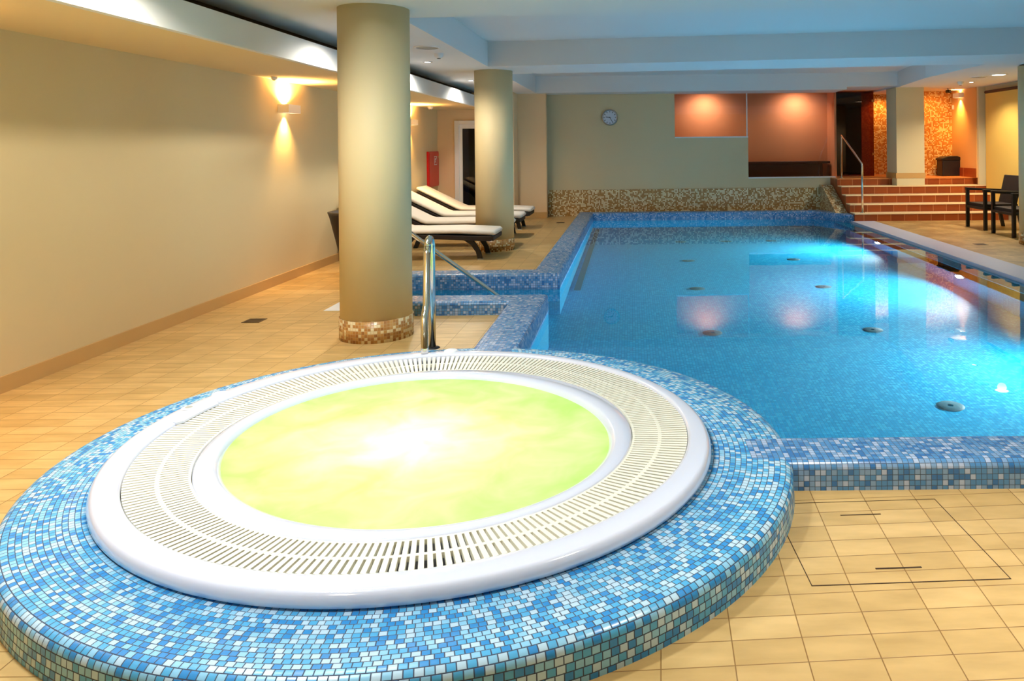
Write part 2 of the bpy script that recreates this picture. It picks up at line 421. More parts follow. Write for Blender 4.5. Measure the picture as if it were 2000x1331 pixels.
def spawater():
    m, nt, b = mat('foaming_water')
    out = nt.nodes['Material Output']
    tc = N(nt, 'ShaderNodeTexCoord')
    no = N(nt, 'ShaderNodeTexNoise'); no.inputs['Scale'].default_value = 4.5; no.inputs['Detail'].default_value = 5; no.inputs['Distortion'].default_value = .6
    nt.links.new(tc.outputs['Object'], no.inputs['Vector'])
    cr = N(nt, 'ShaderNodeValToRGB'); cr.color_ramp.elements[0].position = .3; cr.color_ramp.elements[0].color = srgb(180, 226, 112)
    cr.color_ramp.elements[1].position = .72; cr.color_ramp.elements[1].color = srgb(210, 241, 150)
    nt.links.new(no.outputs['Fac'], cr.inputs[0])
    d = N(nt, 'ShaderNodeBsdfDiffuse'); t = N(nt, 'ShaderNodeBsdfTranslucent'); gl = N(nt, 'ShaderNodeBsdfGlossy'); gl.inputs['Roughness'].default_value = .25
    nt.links.new(cr.outputs[0], d.inputs[0]); nt.links.new(cr.outputs[0], t.inputs[0])
    m1 = N(nt, 'ShaderNodeMixShader'); m1.inputs[0].default_value = .6
    nt.links.new(d.outputs[0], m1.inputs[1]); nt.links.new(t.outputs[0], m1.inputs[2])
    m2 = N(nt, 'ShaderNodeMixShader'); m2.inputs[0].default_value = .03
    nt.links.new(m1.outputs[0], m2.inputs[1]); nt.links.new(gl.outputs[0], m2.inputs[2])
    bp = N(nt, 'ShaderNodeBump'); bp.inputs['Strength'].default_value = .25; bp.inputs['Distance'].default_value = .02
    nt.links.new(no.outputs['Fac'], bp.inputs['Height'])
    for n in (d, gl): nt.links.new(bp.outputs[0], n.inputs['Normal'])
    nt.links.new(m2.outputs[0], out.inputs[0])
    return m
M['spawater'] = spawater()

# ------------------------------------------------------------------ room shell
XL, XR = -3.8, 7.02
ZC, ZT = 2.53, 2.86              # flat ceiling / top of the coffers
f = MB()
SPAC = (-.96, 3.56)
def RDf(th): return 1.57 + .040 * math.cos(th) - .044 * math.sin(th) - .003 * math.cos(2 * th) - .038 * math.sin(2 * th)
cut = []
for q in range(61):                                   # round the front of the whirlpool
    th = math.radians(-11 - (360 - 11 - 90.3) * q / 60)
    cut.append((SPAC[0] + RDf(th) * math.cos(th), SPAC[1] + RDf(th) * math.sin(th)))
f.prism([(-4.0, -3), (7.2, -3), (7.2, 3.22), (.66, 3.22)] + cut + [(-.95, 6.66), (-4.0, 6.66)], -.12, 0)
for x0, x1, y0, y1 in [(-4.0, -2.52, 6.66, 8.3), (-4.0, -.95, 8.3, 16.6), (4.5, 7.2, 3.22, 14.6), (-.95, 4.1, 15.5, 16.1)]:
    f.box(x0, x1, y0, y1, -0.12, 0)
f.build('floor', M['floor'], kind='structure')
MB().box(-4.0, XL, -3, 17.2, 0, 2.9).build('wall_left', M['wall'], kind='structure')
MB().box(-4.2, 7.4, -3.2, -3.0, 0, 2.9).build('wall_front', M['wall'], kind='structure')
MB().box(XR, 7.3, -3, 17.8, 0, 2.9).build('wall_right', M['wall'], kind='structure')
# door wall (far left) with an opening
w = MB()
w.box(XL, -3.46, 15.1, 15.3, 0, ZC); w.box(-3.46, -2.5, 15.1, 15.3, 1.98, ZC); w.box(-2.5, -2.3, 15.1, 15.75, 0, ZC)
w.build('wall_far_left', M['peach'], kind='structure')
w = MB(); w.box(-2.3, -1.72, 15.62, 15.8, 0, ZC); w.build('wall_far_pier', M['peach'], kind='structure')
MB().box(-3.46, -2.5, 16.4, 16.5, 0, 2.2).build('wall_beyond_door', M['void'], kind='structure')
# main back wall with the stepped window
w = MB()
w.box(-1.9, .92, 16.0, 16.2, 0, 2.6); w.box(.92, 2.445, 16.0, 16.2, 0, 1.60); w.box(2.445, 4.27, 16.0, 16.2, 0, .745)
w.build('wall_back', M['wall_back'], kind='structure')
MB().box(-1.72, 3.95, 15.955, 16.0, 0, .545).build('trim_1', M['plinth_tile'], kind='structure')
MB().prism([(16.0, 0), (16.0, .60), (15.8, .60), (14.72, .12), (14.72, 0)], 3.92, 4.14, axis='x').build('trim_2', M['plinth_tile'], kind='structure')
# room behind the window
w = MB(); w.box(.4, 4.3, 16.8, 16.95, .6, 2.62); w.build('wall_behind_window', M['orange'], kind='structure')
w = MB(); w.box(.3, .4, 16.2, 16.95, .5, 2.62); w.box(4.30, 4.34, 16.2, 16.95, .5, 2.62); w.build('wall_behind_window_sides', M['orange'], kind='structure')
MB().box(.3, 4.13, 16.2, 16.95, .5, .6).build('floor_behind_window', M['landing'], kind='structure')
# ceiling
c = MB(); c.box(-4.2, 7.4, -3.2, 17.9, ZT, ZT + .1)
def skew(b, x0, x1, ya0, ya1, yb0, yb1, z0=ZC, z1=ZT):      # beam: (front,back) at x0 and at x1
    b.prism([(x0, ya0), (x1, yb0), (x1, yb1), (x0, ya1)], z0, z1)
c.build('ceiling', M['ceiling'], kind='structure')
c = MB(); c.box(-4.0, -1.9, -3, 15.9, ZC, ZT); c.build('ceiling_left_band', M['ceiling'], kind='structure')
c = MB(); c.prism([(5.0, -3), (XR, -3), (XR, 17.7), (5.25, 17.7), (5.25, 15.0), (5.0, 13.0)], ZC + .02, ZT); c.build('ceiling_right_band', M['ceiling'], kind='structure')
c = MB(); skew(c, -1.9, 5.0, 5.3, 6.38, 4.9, 5.85); c.build('ceiling_beam', M['ceiling'], kind='structure')
c = MB(); skew(c, -1.9, 5.0, 10.27, 11.38, 9.4, 10.6); c.build('ceiling_beam', M['ceiling'], kind='structure')
c = MB(); skew(c, -1.9, 4.3, 15.4, 16.25, 15.25, 16.25); c.build('ceiling_beam', M['ceiling'], kind='structure')
c = MB(); c.prism([(4.3, 15.25), (5.25, 15.1), (5.25, 16.25), (4.3, 16.25)], ZC + .05, ZT); c.box(.3, 5.25, 16.2, 17.9, ZC + .07, ZT); c.build('ceiling_over_stairs', M['ceiling'], kind='structure')
c = MB(); c.box(-1.9, -1.7, 15.4, 16.0, ZC + .001, ZT); c.build('ceiling_corner', M['ceiling'], kind='structure')
# dropped soffit along the left wall with its fascia
c = MB(); c.box(XL, -2.87, -3, 15.1, 2.195, 2.25); c.build('ceiling_soffit', M['soffit'], kind='structure')
c = MB(); c.box(-2.87, -2.82, -3, 15.1, 2.195, 2.40); c.build('trim_3', M['ceiling'], kind='structure')
MB().box(XL + .01, -3.12, -3, 15.1, 2.46, ZC).build('slot_shade_panel', M['dark'], kind='structure')  # dark brown panel painted in for the shade inside the slot above the soffit
# skirtings
MB().box(XL, XL + .015, -3, 15.1, 0, .10).build('baseboard_left', M['skirt'], kind='structure')
b = MB(); b.box(XL + .015, -3.52, 15.085, 15.1, 0, .1); b.box(-2.285, -1.72, 15.6, 15.62, 0, .12); b.build('baseboard_back', M['skirt'], kind='structure')

# ------------------------------------------------------------------ window
win = MB()
win.box(.92, 2.445, 15.98, 16.14, 1.60, 1.625)
win.box(2.445, 4.26, 15.98, 16.14, .745, .77)
win.box(2.425, 2.445, 16.06, 16.12, 1.6, 2.53)
wo = win.build('window_1', M['white'], kind='structure')
MB().box(.92, 2.43, 16.08, 16.09, 1.62, 2.56).build('pane', M['glass'], wo)
MB().box(2.44, 4.27, 16.08, 16.09, .77, 2.56).build('pane', M['glass'], wo)
bench = MB(); bench.box(.42, 4.12, 16.5, 16.79, .6, 1.03); bench.box(.42, 4.27, 16.45, 16.79, 1.03, 1.08)
tag(bench.build('bench', M['darkbrown'], bevel=.01), 'long dark brown bench behind the stepped window', 'bench')
for x in (1.62, 3.6):
    lamp('SPOT', (x, 16.42, 2.57), 85, (1, .80, .66), 0.22, direction=(0, .5, -1), angle=160, blend=.9)
# ------------------------------------------------------------------ door
d = MB(); d.box(-3.46, -3.37, 15.06, 15.16, 0, 1.98); d.box(-2.59, -2.5, 15.06, 15.16, 0, 1.98); d.box(-3.37, -2.59, 15.06, 15.16, 1.9, 1.98)
do = d.build('door_1', M['white'], kind='structure', bevel=.008)
lf = MB(); lf.box(-3.37, -3.31, 15.1, 15.14, 0.02, 1.9); lf.box(-2.65, -2.59, 15.1, 15.14, .02, 1.9); lf.box(-3.31, -2.65, 15.1, 15.14, 1.82, 1.9); lf.box(-3.31, -2.65, 15.1, 15.14, .02, .12)
lf.build('door_leaf', M['white'], do)
MB().box(-3.31, -2.65, 15.115, 15.125, .12, 1.82).build('pane', M['smoked'], do)

# ------------------------------------------------------------------ stairs
st = thing('staircase', 'wide terracotta tiled steps with pale nosings leading up at the far right', 'stairs', (5.6, 14.28, 0))
SY = [14.28, 14.58, 14.87, 15.16, 15.46]; SZ = [.15, .30, .455, .61, .75]
for i in range(5):
    y1 = SY[i + 1] if i < 4 else 17.6
    z0 = 0
    s_ = MB().box(4.15, XR - .01, SY[i], y1, z0, SZ[i] - .02).build('step', M['riser'], st); s_.matrix_parent_inverse = Matrix.Translation((-5.6, -14.28, 0))
    t_ = MB().box(4.15, XR - .01, SY[i] - .015, y1 + (.0 if i == 4 else -.015), SZ[i] - .02, SZ[i]).build('tread', M['nosing'] if i < 4 else M['landing'], s_)
# pillar and walls round the landing
MB().box(5.25, 5.80, 15.17, 15.75, .612, 2.56).build('wall_pier', M['pier'], kind='structure')
MB().box(5.235, 5.815, 15.165, 15.765, .752, .86).build('baseboard_pier', M['skirt'], kind='structure')
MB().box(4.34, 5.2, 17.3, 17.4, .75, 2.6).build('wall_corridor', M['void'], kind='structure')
MB().box(5.2, 5.98, 17.3, 17.4, .75, 2.6).build('wall_corridor_mosaic', M['gold_tile'], kind='structure')
MB().box(5.98, 6.86, 16.4, 17.4, .75, 2.6).build('wall_alcove_mosaic', M['gold_tile'], kind='structure')
MB().box(6.86, XR, 15.25, 17.4, .75, 2.6).build('wall_alcove_side', M['tan'], kind='structure')
MB().box(6.845, 6.86, 15.26, 16.4, .75, .93).build('baseboard_alcove', M['riser'], kind='structure')
MB().box(6.88, XR - .005, 15.18, 15.25, .612, 2.56).build('wall_alcove_pier', M['pier'], kind='structure')
gp = MB().box(4.34, 5.16, 16.3, 16.312, .76, 2.56).build('glass_screen', M['tint'])
tag(gp, 'dark tinted glass screen at the top of the steps, left of the pier', 'glass screen')
for z in (2.33, 1.2):
    MB().box(5.12, 5.17, 16.29, 16.322, z, z + .05).build('clamp', M['chrome'], gp)
lamp('SPOT', (5.62, 16.9, 2.5), 34, AMBER, .05, direction=(0, .5, -1), angle=120, blend=.9)

# ------------------------------------------------------------------ blue kerb profile
def kerbprof(wd=.31, h=.12, r=.035, low_in=-.12):
    # offset 0 = inner (water) face, + = away from the water ; travel with the water on the RIGHT
    p = [(0, low_in)]
    p += [(r - r * math.cos(a), h - r + r * math.sin(a)) for a in [PI / 2 * k / 5 for k in range(6)]]
    p += [(wd - r + r * math.sin(a), h - r + r * math.cos(a)) for a in [PI / 2 * k / 5 for k in range(6)]]
    p += [(wd, 0.0), (wd, -.03)]
    return p
SPAC = (-.96, 3.56)
def ring(R, c1, s1, c2, s2):
    return lambda th, dr=0: R + dr + c1 * math.cos(th) + s1 * math.sin(th) + c2 * math.cos(2 * th) + s2 * math.sin(2 * th)
RA = ring(1.212, .002, -.007, -.012, -.029)       # outer edge of the slatted ring
RB = ring(.963, -.001, -.028, -.014, -.030)       # inner edge of the slatted ring
RC = ring(1.318, -.012, -.021, -.010, -.050)      # rim
RD = ring(1.600, .040, -.044, -.003, -.038)       # mosaic surround
RW = ring(.866, -.02, -.010, -.007, -.055)        # water
def blend_ring(f0, f1):
    """ring coordinate t: 0 -> f0, 1 -> f1"""
    return lambda th, t: f0(th) + (f1(th) - f0(th)) * t

# ------------------------------------------------------------------ swimming pool
pool = thing('swimming_pool', 'large rectangular indoor swimming pool with blue mosaic kerb and lit blue water', 'swimming pool', (1.5, 9, 0))
PI_ = Matrix.Translation((-1.5, -9, 0))
def pp(o): o.matrix_parent_inverse = PI_; return o
ZW, ZB = -.03, -1.23
# where the basin meets the whirlpool
arc = []
for k in range(41):
    th = math.radians(82.8 - (82.8 + 2.2) * k / 40)
    rr = RD(th) - .02
    arc.append((SPAC[0] + rr * math.cos(th), SPAC[1] + rr * math.sin(th)))
xr = 3.85
outline = [(xr, 3.5), (xr, 14.6), (3.62, 15.25), (-.76, 15.25), (-.76, 8.05), (-2.5, 8.05), (-2.5, 6.94), (-.76, 6.94)] + arc
bs = MB()
U = 0; n = len(outline)
for i in range(n):
    a, b2 = outline[i], outline[(i + 1) % n]
    L = math.dist(a, b2)
    bs.face([(a[0], a[1], ZW - .09 if i == 0 else -.1), (b2[0], b2[1], ZW - .09 if i == 0 else -.1), (b2[0], b2[1], ZB), (a[0], a[1], ZB)], [(U, 0), (U + L, 0), (U + L, -1.2), (U, -1.2)])
    U += L
bs.face([(x, y, ZB) for x, y in outline], [(x, y) for x, y in outline])
bs.box(xr, 4.2, 3.5, 15.2, -.5, -.085)
pp(bs.build('basin', M['pool_tile'], pool))
wt = MB(); wo_ = [(4.09, 3.49), (4.09, 14.55), (3.8, 15.26), (-.75, 15.26), (-.75, 8.06), (-2.51, 8.06), (-2.51, 6.93), (-.75, 6.93)] + arc
wt.face([(x, y, ZW) for x, y in wo_])
pw = pp(wt.build('water', M['water'], pool, up=True)); pw['label'] = 'clear blue pool water'
# kerbs: near arm, far-left run, front run
k = MB(); k.sweep(kerbprof(), [(-.76, 4.95), (-.76, 6.94), (-2.5, 6.94)])
pp(k.build('kerb', M['kerb_tile'], pool))
k = MB(); k.sweep(kerbprof(wd=.30), [(-2.5, 8.05), (-.76, 8.05), (-.76, 15.25), (3.62, 15.25), (4.1, 14.3)])
pp(k.build('kerb', M['kerb_tile'], pool))
k = MB(); k.sweep(kerbprof(wd=.29), [(4.12, 3.5), (.50, 3.5)])
pp(k.build('kerb', M['kerb_tile'], pool))
g = MB(); g.box(4.1, 4.52, 3.2, 14.28, -.1, .006)
pp(g.build('overflow_edge', M['gutter'], pool, bevel=.004))
g = MB(); g.box(4.105, 4.13, 3.5, 14.2, .006, .012)
g = MB(); g.box(-2.76, -2.52, 6.86, 8.1, -.05, .004)
pp(g.build('white_step_edge', M['white'], pool))
# entry steps in the side bay
for i, (x0, x1, z) in enumerate([(-2.5, -2.1, -.28), (-2.1, -1.7, -.52), (-1.7, -1.3, -.76), (-1.3, -.9, -1.0)]):
    pp(MB().box(x0, x1, 6.945, 8.045, ZB, z).build('entry_step', M['pool_tile'], pool))
for x, y in [(2.25, 5.45), (.76, 7.32), (2.29, 7.32), (.78, 9.23), (2.3, 9.23), (.82, 11.16), (2.35, 11.16), (.84, 13.1), (1.62, 13.1), (2.38, 13.1)]:
    o = MB().lathe([(.02, .012), (.075, .012), (.095, 0)], 24).build('floor_inlet', M['inlet'], pool, loc=(x - 1.5, y - 9, ZB + .004))
pp(MB().box(-.70, -.62, 9.2, 15.0, ZB + .002, ZB + .02).build('floor_rail', M['inlet'], pool))
for y in (5.98, 8.94, 11.9):
    u_ = MB().cyl((y, -.5), .10, xr - .03, xr + .01, 24, axis='x').build('underwater_light', M['silver'], pool); pp(u_)
    MB().cyl((y, -.5), .075, xr - .036, xr - .03, 24, axis='x').build('lens', M['pool_lens'], u_)
    lamp('AREA', (xr - .06, y, -.5), 95 if y < 7 else 135, (.78, .96, 1), .14, direction=(-1, 0, -.05), name='underwater_lamp', spread=160)

# ------------------------------------------------------------------ whirlpool
spa = thing('whirlpool', 'round white whirlpool tub with slatted ring and glowing yellow green water in blue mosaic', 'whirlpool', (SPAC[0], SPAC[1], 0))
SEG = 192
def lathe_rings(spec, closed=True, seg=SEG, usc=1.45):
    """spec: list of (ringfunc, dr, z)"""
    m = MB(); rows = []
    for fn, dr, z in spec:
        rows.append([m.bm.verts.new(((fn(2 * PI * i / seg) + dr) * math.cos(2 * PI * i / seg), (fn(2 * PI * i / seg) + dr) * math.sin(2 * PI * i / seg), z)) for i in range(seg)])
    L = [0]; n_ = len(spec)
    for q in range(1, n_ + 1):
        a = (spec[q % n_][0](0) + spec[q % n_][1], spec[q % n_][2]); b_ = (spec[q - 1][0](0) + spec[q - 1][1], spec[q - 1][2])
        L.append(L[-1] + math.dist(a, b_))
    for q in range(n_ if closed else n_ - 1):
        r2 = (q + 1) % n_
        for i in range(seg):
            j = (i + 1) % seg
            u0, u1 = 2 * PI * i / seg * usc, 2 * PI * (i + 1) / seg * usc
            m.face([rows[q][i], rows[q][j], rows[r2][j], rows[r2][i]], [(u0, L[q]), (u1, L[q]), (u1, L[q + 1]), (u0, L[q + 1])], smooth=True)
    return m
rr_ = .035
sp_ = [(RC, -.06, .118)]
sp_ += [(RD, -.045 + .045 * math.sin(PI / 2 * k / 6), .085 + .035 * math.cos(PI / 2 * k / 6)) for k in range(7)]
sp_ += [(RD, .004, 0.0), (RD, .004, -1.25), (RD, -.1, -1.25), (RC, -.06, .05)]
lathe_rings(sp_).build('mosaic_surround', M['spa_tile'], spa)
# rim of the tub
rim = [(RC, -.03, .119)] + [(RC, .0 + .0 - .028 * (1 - math.cos(a)), .125 + .042 * math.sin(a)) for a in [PI / 2 * k / 6 for k in range(7)]]
rim += [(RA, .018, .167), (RA, .006, .163), (RA, 0, .152), (RA, .0, .02), (RA, .03, .02)]
lathe_rings(rim).build('rim', M['acrylic'], spa)
# inner ring between slats and water
inr = [(RB, 0, .02), (RB, -.001, .136), (RB, -.008, .144)] + [(blend, dr, z) for blend, dr, z in [(RW, .035, .140), (RW, .014, .130), (RW, .002, .112), (RW, -.02, .05), (RW, -.12, -.5), (RW, -.12, -.52)]] + [(RB, -.02, -.0)]
lathe_rings(inr).build('inner_ring', M['acrylic'], spa)
lathe_rings([(RA, .01, .03), (RB, -.01, .03), (RB, -.01, .015), (RA, .01, .015)]).build('overflow_channel', M['channel'], spa)
# slatted grate
gm = MB(); NS = 268
for i in range(NS):
    th = 2 * PI * (i + .5) / NS; r0, r1 = RB(th) + .003, RA(th) - .003
    w0, w1 = .0076, .0092
    e = Vector((math.cos(th), math.sin(th), 0)); t_ = Vector((-math.sin(th), math.cos(th), 0))
    zz0, zz1 = .143, .153
    P = []
    for z_off in (-.022, 0):
        for (r, wv, zz) in ((r0, w0, zz0), (r1, w1, zz1)):
            for sgn in (-1, 1):
                P.append(gm.bm.verts.new(e * r + t_ * wv * sgn + Vector((0, 0, zz + z_off))))
    for q in ((0, 1, 3, 2), (4, 6, 7, 5), (0, 4, 5, 1), (2, 3, 7, 6), (0, 2, 6, 4), (1, 5, 7, 3)):
        gm.face([P[k2] for k2 in q])
for tt, wr in ((.5, .008), (.03, .005)):
    rows = []
    for i in range(SEG):
        th = 2 * PI * i / SEG; rc_ = RB(th) + (RA(th) - RB(th)) * tt; z_ = .143 + .010 * tt
        rows.append([gm.bm.verts.new(((rc_ + dx) * math.cos(th), (rc_ + dx) * math.sin(th), z_ + dz)) for dx, dz in ((-wr, -.02), (wr, -.02), (wr, -.001), (-wr, -.001))])
    for i in range(SEG):
        j = (i + 1) % SEG
        for q in range(4):
            gm.face([rows[i][q], rows[j][q], rows[j][(q + 1) % 4], rows[i][(q + 1) % 4]])
gm.build('slatted_grate', M['grate'], spa)
# water and bowl
sw = MB(); rows = []
for kk in range(13):
    t = kk / 12
    row = []
    for i in range(96):
        th = 2 * PI * i / 96; r = (RW(th) + .004) * t + .001
        z = .112 + .010 * (1 - t) * math.sin(9 * r * math.cos(th) + 1.3) * math.cos(8 * r * math.sin(th)) + .008 * math.exp(-(r / .3) ** 2)
        row.append(sw.bm.verts.new((r * math.cos(th), r * math.sin(th), z)))
    rows.append(row)
for kk in range(12):
    for i in range(96):
        j = (i + 1) % 96
        sw.face([rows[kk][i], rows[kk][j], rows[kk + 1][j], rows[kk + 1][i]], smooth=True)
w_ = sw.build('water', M['spawater'], spa, up=True); w_['label'] = 'bubbling yellow green whirlpool water lit from below'
bw = MB().lathe([(.75, -.52), (.72, -.85), (.6, -.92), (.01, -.93)], 96).build('bowl', M['acrylic'], spa)
lamp('POINT', (-1.05, 3.50, -.13), 24, (.98, 1, .92), .10, name='whirlpool_lamp')
# control panel on the rim (upper left) and buttons
def rim_pt(px_, py_, H):
    dx, dy = px_ - 1232, py_ - 285
    u = dx - .01 * dy; v = dy + .01 * dx
    return (H * u / v - SPAC[0], H * 1500 / v - SPAC[1])
def panel():
    m = MB()
    a0 = math.atan2(*rim_pt(345, 826, 1.285)[::-1]); a1 = math.atan2(*rim_pt(426, 784, 1.285)[::-1])
    nn = 24; rows = []
    for i in range(nn + 1):
        th = a0 + (a1 - a0) * i / nn
        ease = min(1, min(i, nn - i) / 2.0); inw = .022 * ease
        rows.append([m.bm.verts.new(((RA(th) + d_) * math.cos(th), (RA(th) + d_) * math.sin(th), z)) for d_, z in ((.03, .150), (-inw - .002, .155), (-inw, .165), (-inw + .008, .1685), (.03, .1685))])
    for i in range(nn):
        for q in range(5):
            m.face([rows[i][q], rows[i + 1][q], rows[i + 1][(q + 1) % 5], rows[i][(q + 1) % 5]], smooth=False)
    m.face(rows[0]); m.face(rows[-1][::-1])
    return m.build('control_panel', M['acrylic'], spa)
pn = panel()
bx, by = rim_pt(369, 798, 1.283)
MB().lathe([(.001, .0055), (.026, .005), (.034, .003), (.036, 0)], 32).build('indicator', M['white'], pn, loc=(bx, by, .168))
MB().lathe([(.001, .0075), (.014, .007), (.018, .0052)], 24).build('indicator_tip', M['grey'], pn, loc=(bx, by, .168))
for (qx, qy) in ((431, 768), (881, 684)):
    bx, by = rim_pt(qx, qy, 1.275)
    MB().lathe([(.001, .012), (.034, .011), (.042, .007), (.045, 0)], 32).build('push_button', M['white'], spa, loc=(bx, by, .166))
# service marks low on the rim's outer side are left to the acrylic

# whirlpool handrail
hr = thing('handrail', 'polished steel hooped handrail standing on the far edge of the whirlpool', 'handrail', (-1.33, 5.1, .12))
def T(p): return (p[0] + 1.33, p[1] - 5.1, p[2] - .12)
pts = [(-1.335, 5.12, .12), (-1.335, 5.12, .80)]
pts += [(-1.335 + .0, 5.12 - .05 * (1 - math.cos(a)), .80 + .05 * math.sin(a)) for a in [PI * k / 8 for k in range(1, 9)]]
pts2 = [(-1.335, 5.02, .80), (-1.333, 5.0, .76), (-1.322, 4.93, .44), (-1.318, 4.88, .40), (-1.312, 4.84, .36), (-1.30, 4.80, .20), (-1.298, 4.79, .165)]
MB().tube([T(p) for p in pts + pts2], .023, 16).build('rail', M['chrome'], hr)
MB().lathe([(.001, .006), (.045, .006), (.05, 0)], 24).build('flange', M['black'], hr)
# pool handrail in the side bay
ph = thing('handrail', 'sloping steel handrail going down into the side bay of the pool', 'handrail', (-2.42, 7.5, 0))
def T2(p): return (p[0] + 2.42, p[1] - 7.5, p[2])
MB().tube([T2(p) for p in [(-2.42, 7.5, .02), (-2.42, 7.5, .66), (-2.415, 7.5, .72), (-2.38, 7.5, .755), (-2.33, 7.5, .745), (-1.36, 7.5, .03), (-1.2, 7.5, -.09), (-1.15, 7.5, -.16), (-1.15, 7.5, -.7)]], .021, 14).build('rail', M['chrome'], ph)
MB().lathe([(.001, .03), (.05, .03), (.055, .004)], 20).build('flange', M['chrome'], ph)
# stair handrail
sh = thing('handrail', 'steel handrail with two posts at the left side of the terracotta steps', 'handrail', (4.34, 14.42, .15))
def T3(p): return (p[0] - 4.34, p[1] - 14.42, p[2] - .15)
MB().tube([T3(p) for p in [(4.34, 14.42, .152), (4.34, 14.42, 1.02), (4.34, 14.44, 1.07), (4.335, 14.50, 1.10), (4.28, 15.5, 1.60), (4.28, 15.56, 1.62), (4.28, 15.60, 1.60), (4.28, 15.61, .752)]], .019, 12).build('rail', M['chrome'], sh)
for p in ((4.34, 14.42, .151), (4.28, 15.61, .751)):
    MB().lathe([(.001, .012), (.038, .012), (.042, 0)], 20).build('flange', M['chrome'], sh, loc=T3(p))

# ------------------------------------------------------------------ columns
def column(x, y, label):
    t = thing('column', label, 'column', (x, y, 0), group='round columns')
    MB().cyl((0, 0), .268, .15, ZC, 64).build('shaft', M['column'], t)
    MB().cyl((0, 0), .276, 0, .162, 64).build('mosaic_base', M['brown_tile'], t)
    return t
column(-1.985, 5.96, 'thick cream round column with brown mosaic base, nearest behind the whirlpool')
column(-1.94, 10.9, 'cream round column with brown mosaic base standing beside the sun loungers')
column(5.80, 10.9, 'cream column cut by the right edge, beside the black armchairs')

# ------------------------------------------------------------------ loungers
def lounger(x, y, label, first=None):
    if first: return dup(first, (x, y, 0), label)
    t = thing('sun_lounger', label, 'sun lounger', (x, y, 0), group='sun loungers by the left wall')
    W_ = .31
    f_ = MB()
    for s in (-1, 1):     # side rails, gently bowed down at the foot
        pr = [(.62, .27), (1.2, .275), (1.95, .24), (1.985, .26), (1.985, .30), (1.2, .33), (.62, .33)]
        f_.prism(pr, s * W_ - .018, s * W_ + .018, axis='y')
    f_.box(.7, 1.95, -W_, W_, .29, .31); f_.box(1.95, 1.985, -W_, W_, .245, .30); f_.box(.62, .68, -W_, W_, .26, .31)
    f_.build('frame', M['rattan'], t, bevel=.005)
    def leg(pts):
        def mk(s):
            m = MB(); m.prism(pts, s * .27 - .02, s * .27 + .02, axis='y'); return m
        return mk
    foot = [(1.50, .27), (1.60, .25), (1.68, .20), (1.75, .10), (1.775, 0), (1.835, 0), (1.815, .10), (1.76, .20), (1.70, .27)]
    head = [(.86, .27), (.78, .18), (.70, .08), (.66, 0), (.60, 0), (.64, .10), (.70, .20), (.74, .27)]
    for s in (-1, 1):
        l_ = leg(foot)(s).build('leg', M['black'], t, bevel=.004)
        MB().box(1.772, 1.84, s * .27 - .024, s * .27 + .024, 0, .015).build('rubber_foot', M['grey'], l_)
        leg(head)(s).build('leg', M['black'], t, bevel=.004)
    # backrest, tilted 25 degrees
    ang = math.radians(26.5)
    R = Matrix.Translation((.74, 0, .30)) @ Matrix.Rotation(-ang + PI, 4, 'Y') @ Matrix.Scale(1, 4)
    bk = MB()
    def bp(s0, s1, y0, y1, h0, h1):   # s = distance up the backrest, h = thickness
        P = []
        for yy in (y0, y1):
            for (s_, h_) in ((s0, h0), (s1, h0), (s1, h1), (s0, h1)):
                P.append((.76 - s_ * math.cos(ang) + h_ * math.sin(ang) * 1.0, yy, .30 + s_ * math.sin(ang) + h_ * math.cos(ang)))
        return P
    def bbox(m, *a):
        P = bp(*a); v = [m.bm.verts.new(p) for p in P]
        for q in ((0, 1, 2, 3), (7, 6, 5, 4), (0, 4, 5, 1), (1, 5, 6, 2), (2, 6, 7, 3), (3, 7, 4, 0)): m.face([v[i] for i in q])
    bbox(bk, 0, .83, -W_, W_, 0, .02); bbox(bk, 0, .83, -W_ - .02, -W_ + .02, -.02, .03); bbox(bk, 0, .83, W_ - .02, W_ + .02, -.02, .03)
    bk.build('backrest', M['rattan'], t, bevel=.005)
    # prop strut under the backrest
    for s in (-1, 1):
        MB().tube([(.36, s * .24, .48), (.52, s * .24, .30), (.66, s * .24, .29)], .012, 8).build('back_prop', M['black'], t)
    # cushion: one pad bent at the crease
    cu = MB(); th = .065
    cen = [(.76 - s_ * math.cos(ang), .335 + s_ * math.sin(ang)) for s_ in (.86, .84, .6, .3, .06)] + [(.79, .335), (1.0, .33), (1.5, .335), (1.97, .312), (1.995, .305)]
    rows = []
    for i, (cx_, cz) in enumerate(cen):
        a = cen[max(0, i - 1)]; b_ = cen[min(len(cen) - 1, i + 1)]
        tx, tz = b_[0] - a[0], b_[1] - a[1]; l = math.hypot(tx, tz); nx, nz = -tz / l, tx / l
        e = .55 if i in (0, len(cen) - 1) else 1
        sh_ = .88 if i in (0, len(cen) - 1) else 1
        row = []
        for yy, hh in ((-.30, .2), (-.315, .5), (-.30, .85), (-.27, 1), (.27, 1), (.30, .85), (.315, .5), (.30, .2), (.27, 0), (-.27, 0)):
            h = (.5 + (hh - .5) * e) * th
            row.append(cu.bm.verts.new((cx_ + nx * h, yy * sh_ if abs(yy) > .2 else yy, cz + nz * h)))
        rows.append(row)
    for i in range(len(rows) - 1):
        for q in range(10):
            cu.face([rows[i][q], rows[i + 1][q], rows[i + 1][(q + 1) % 10], rows[i][(q + 1) % 10]], smooth=True)
    cu.face(rows[0][::-1]); cu.face(rows[-1])
    cu.build('cushion', M['cushion'], t)
    return t
L0 = lounger(-3.76, 10.18, 'cream cushioned sun lounger nearest the camera, its foot before the column')
lounger(-3.76, 11.38, 'cream cushioned sun lounger second from the camera, its foot behind the column', L0)
lounger(-3.76, 12.52, 'cream cushioned sun lounger third from the camera, between two others', L0)
lounger(-3.76, 13.70, 'cream cushioned sun lounger farthest from the camera, before the glazed door', L0)
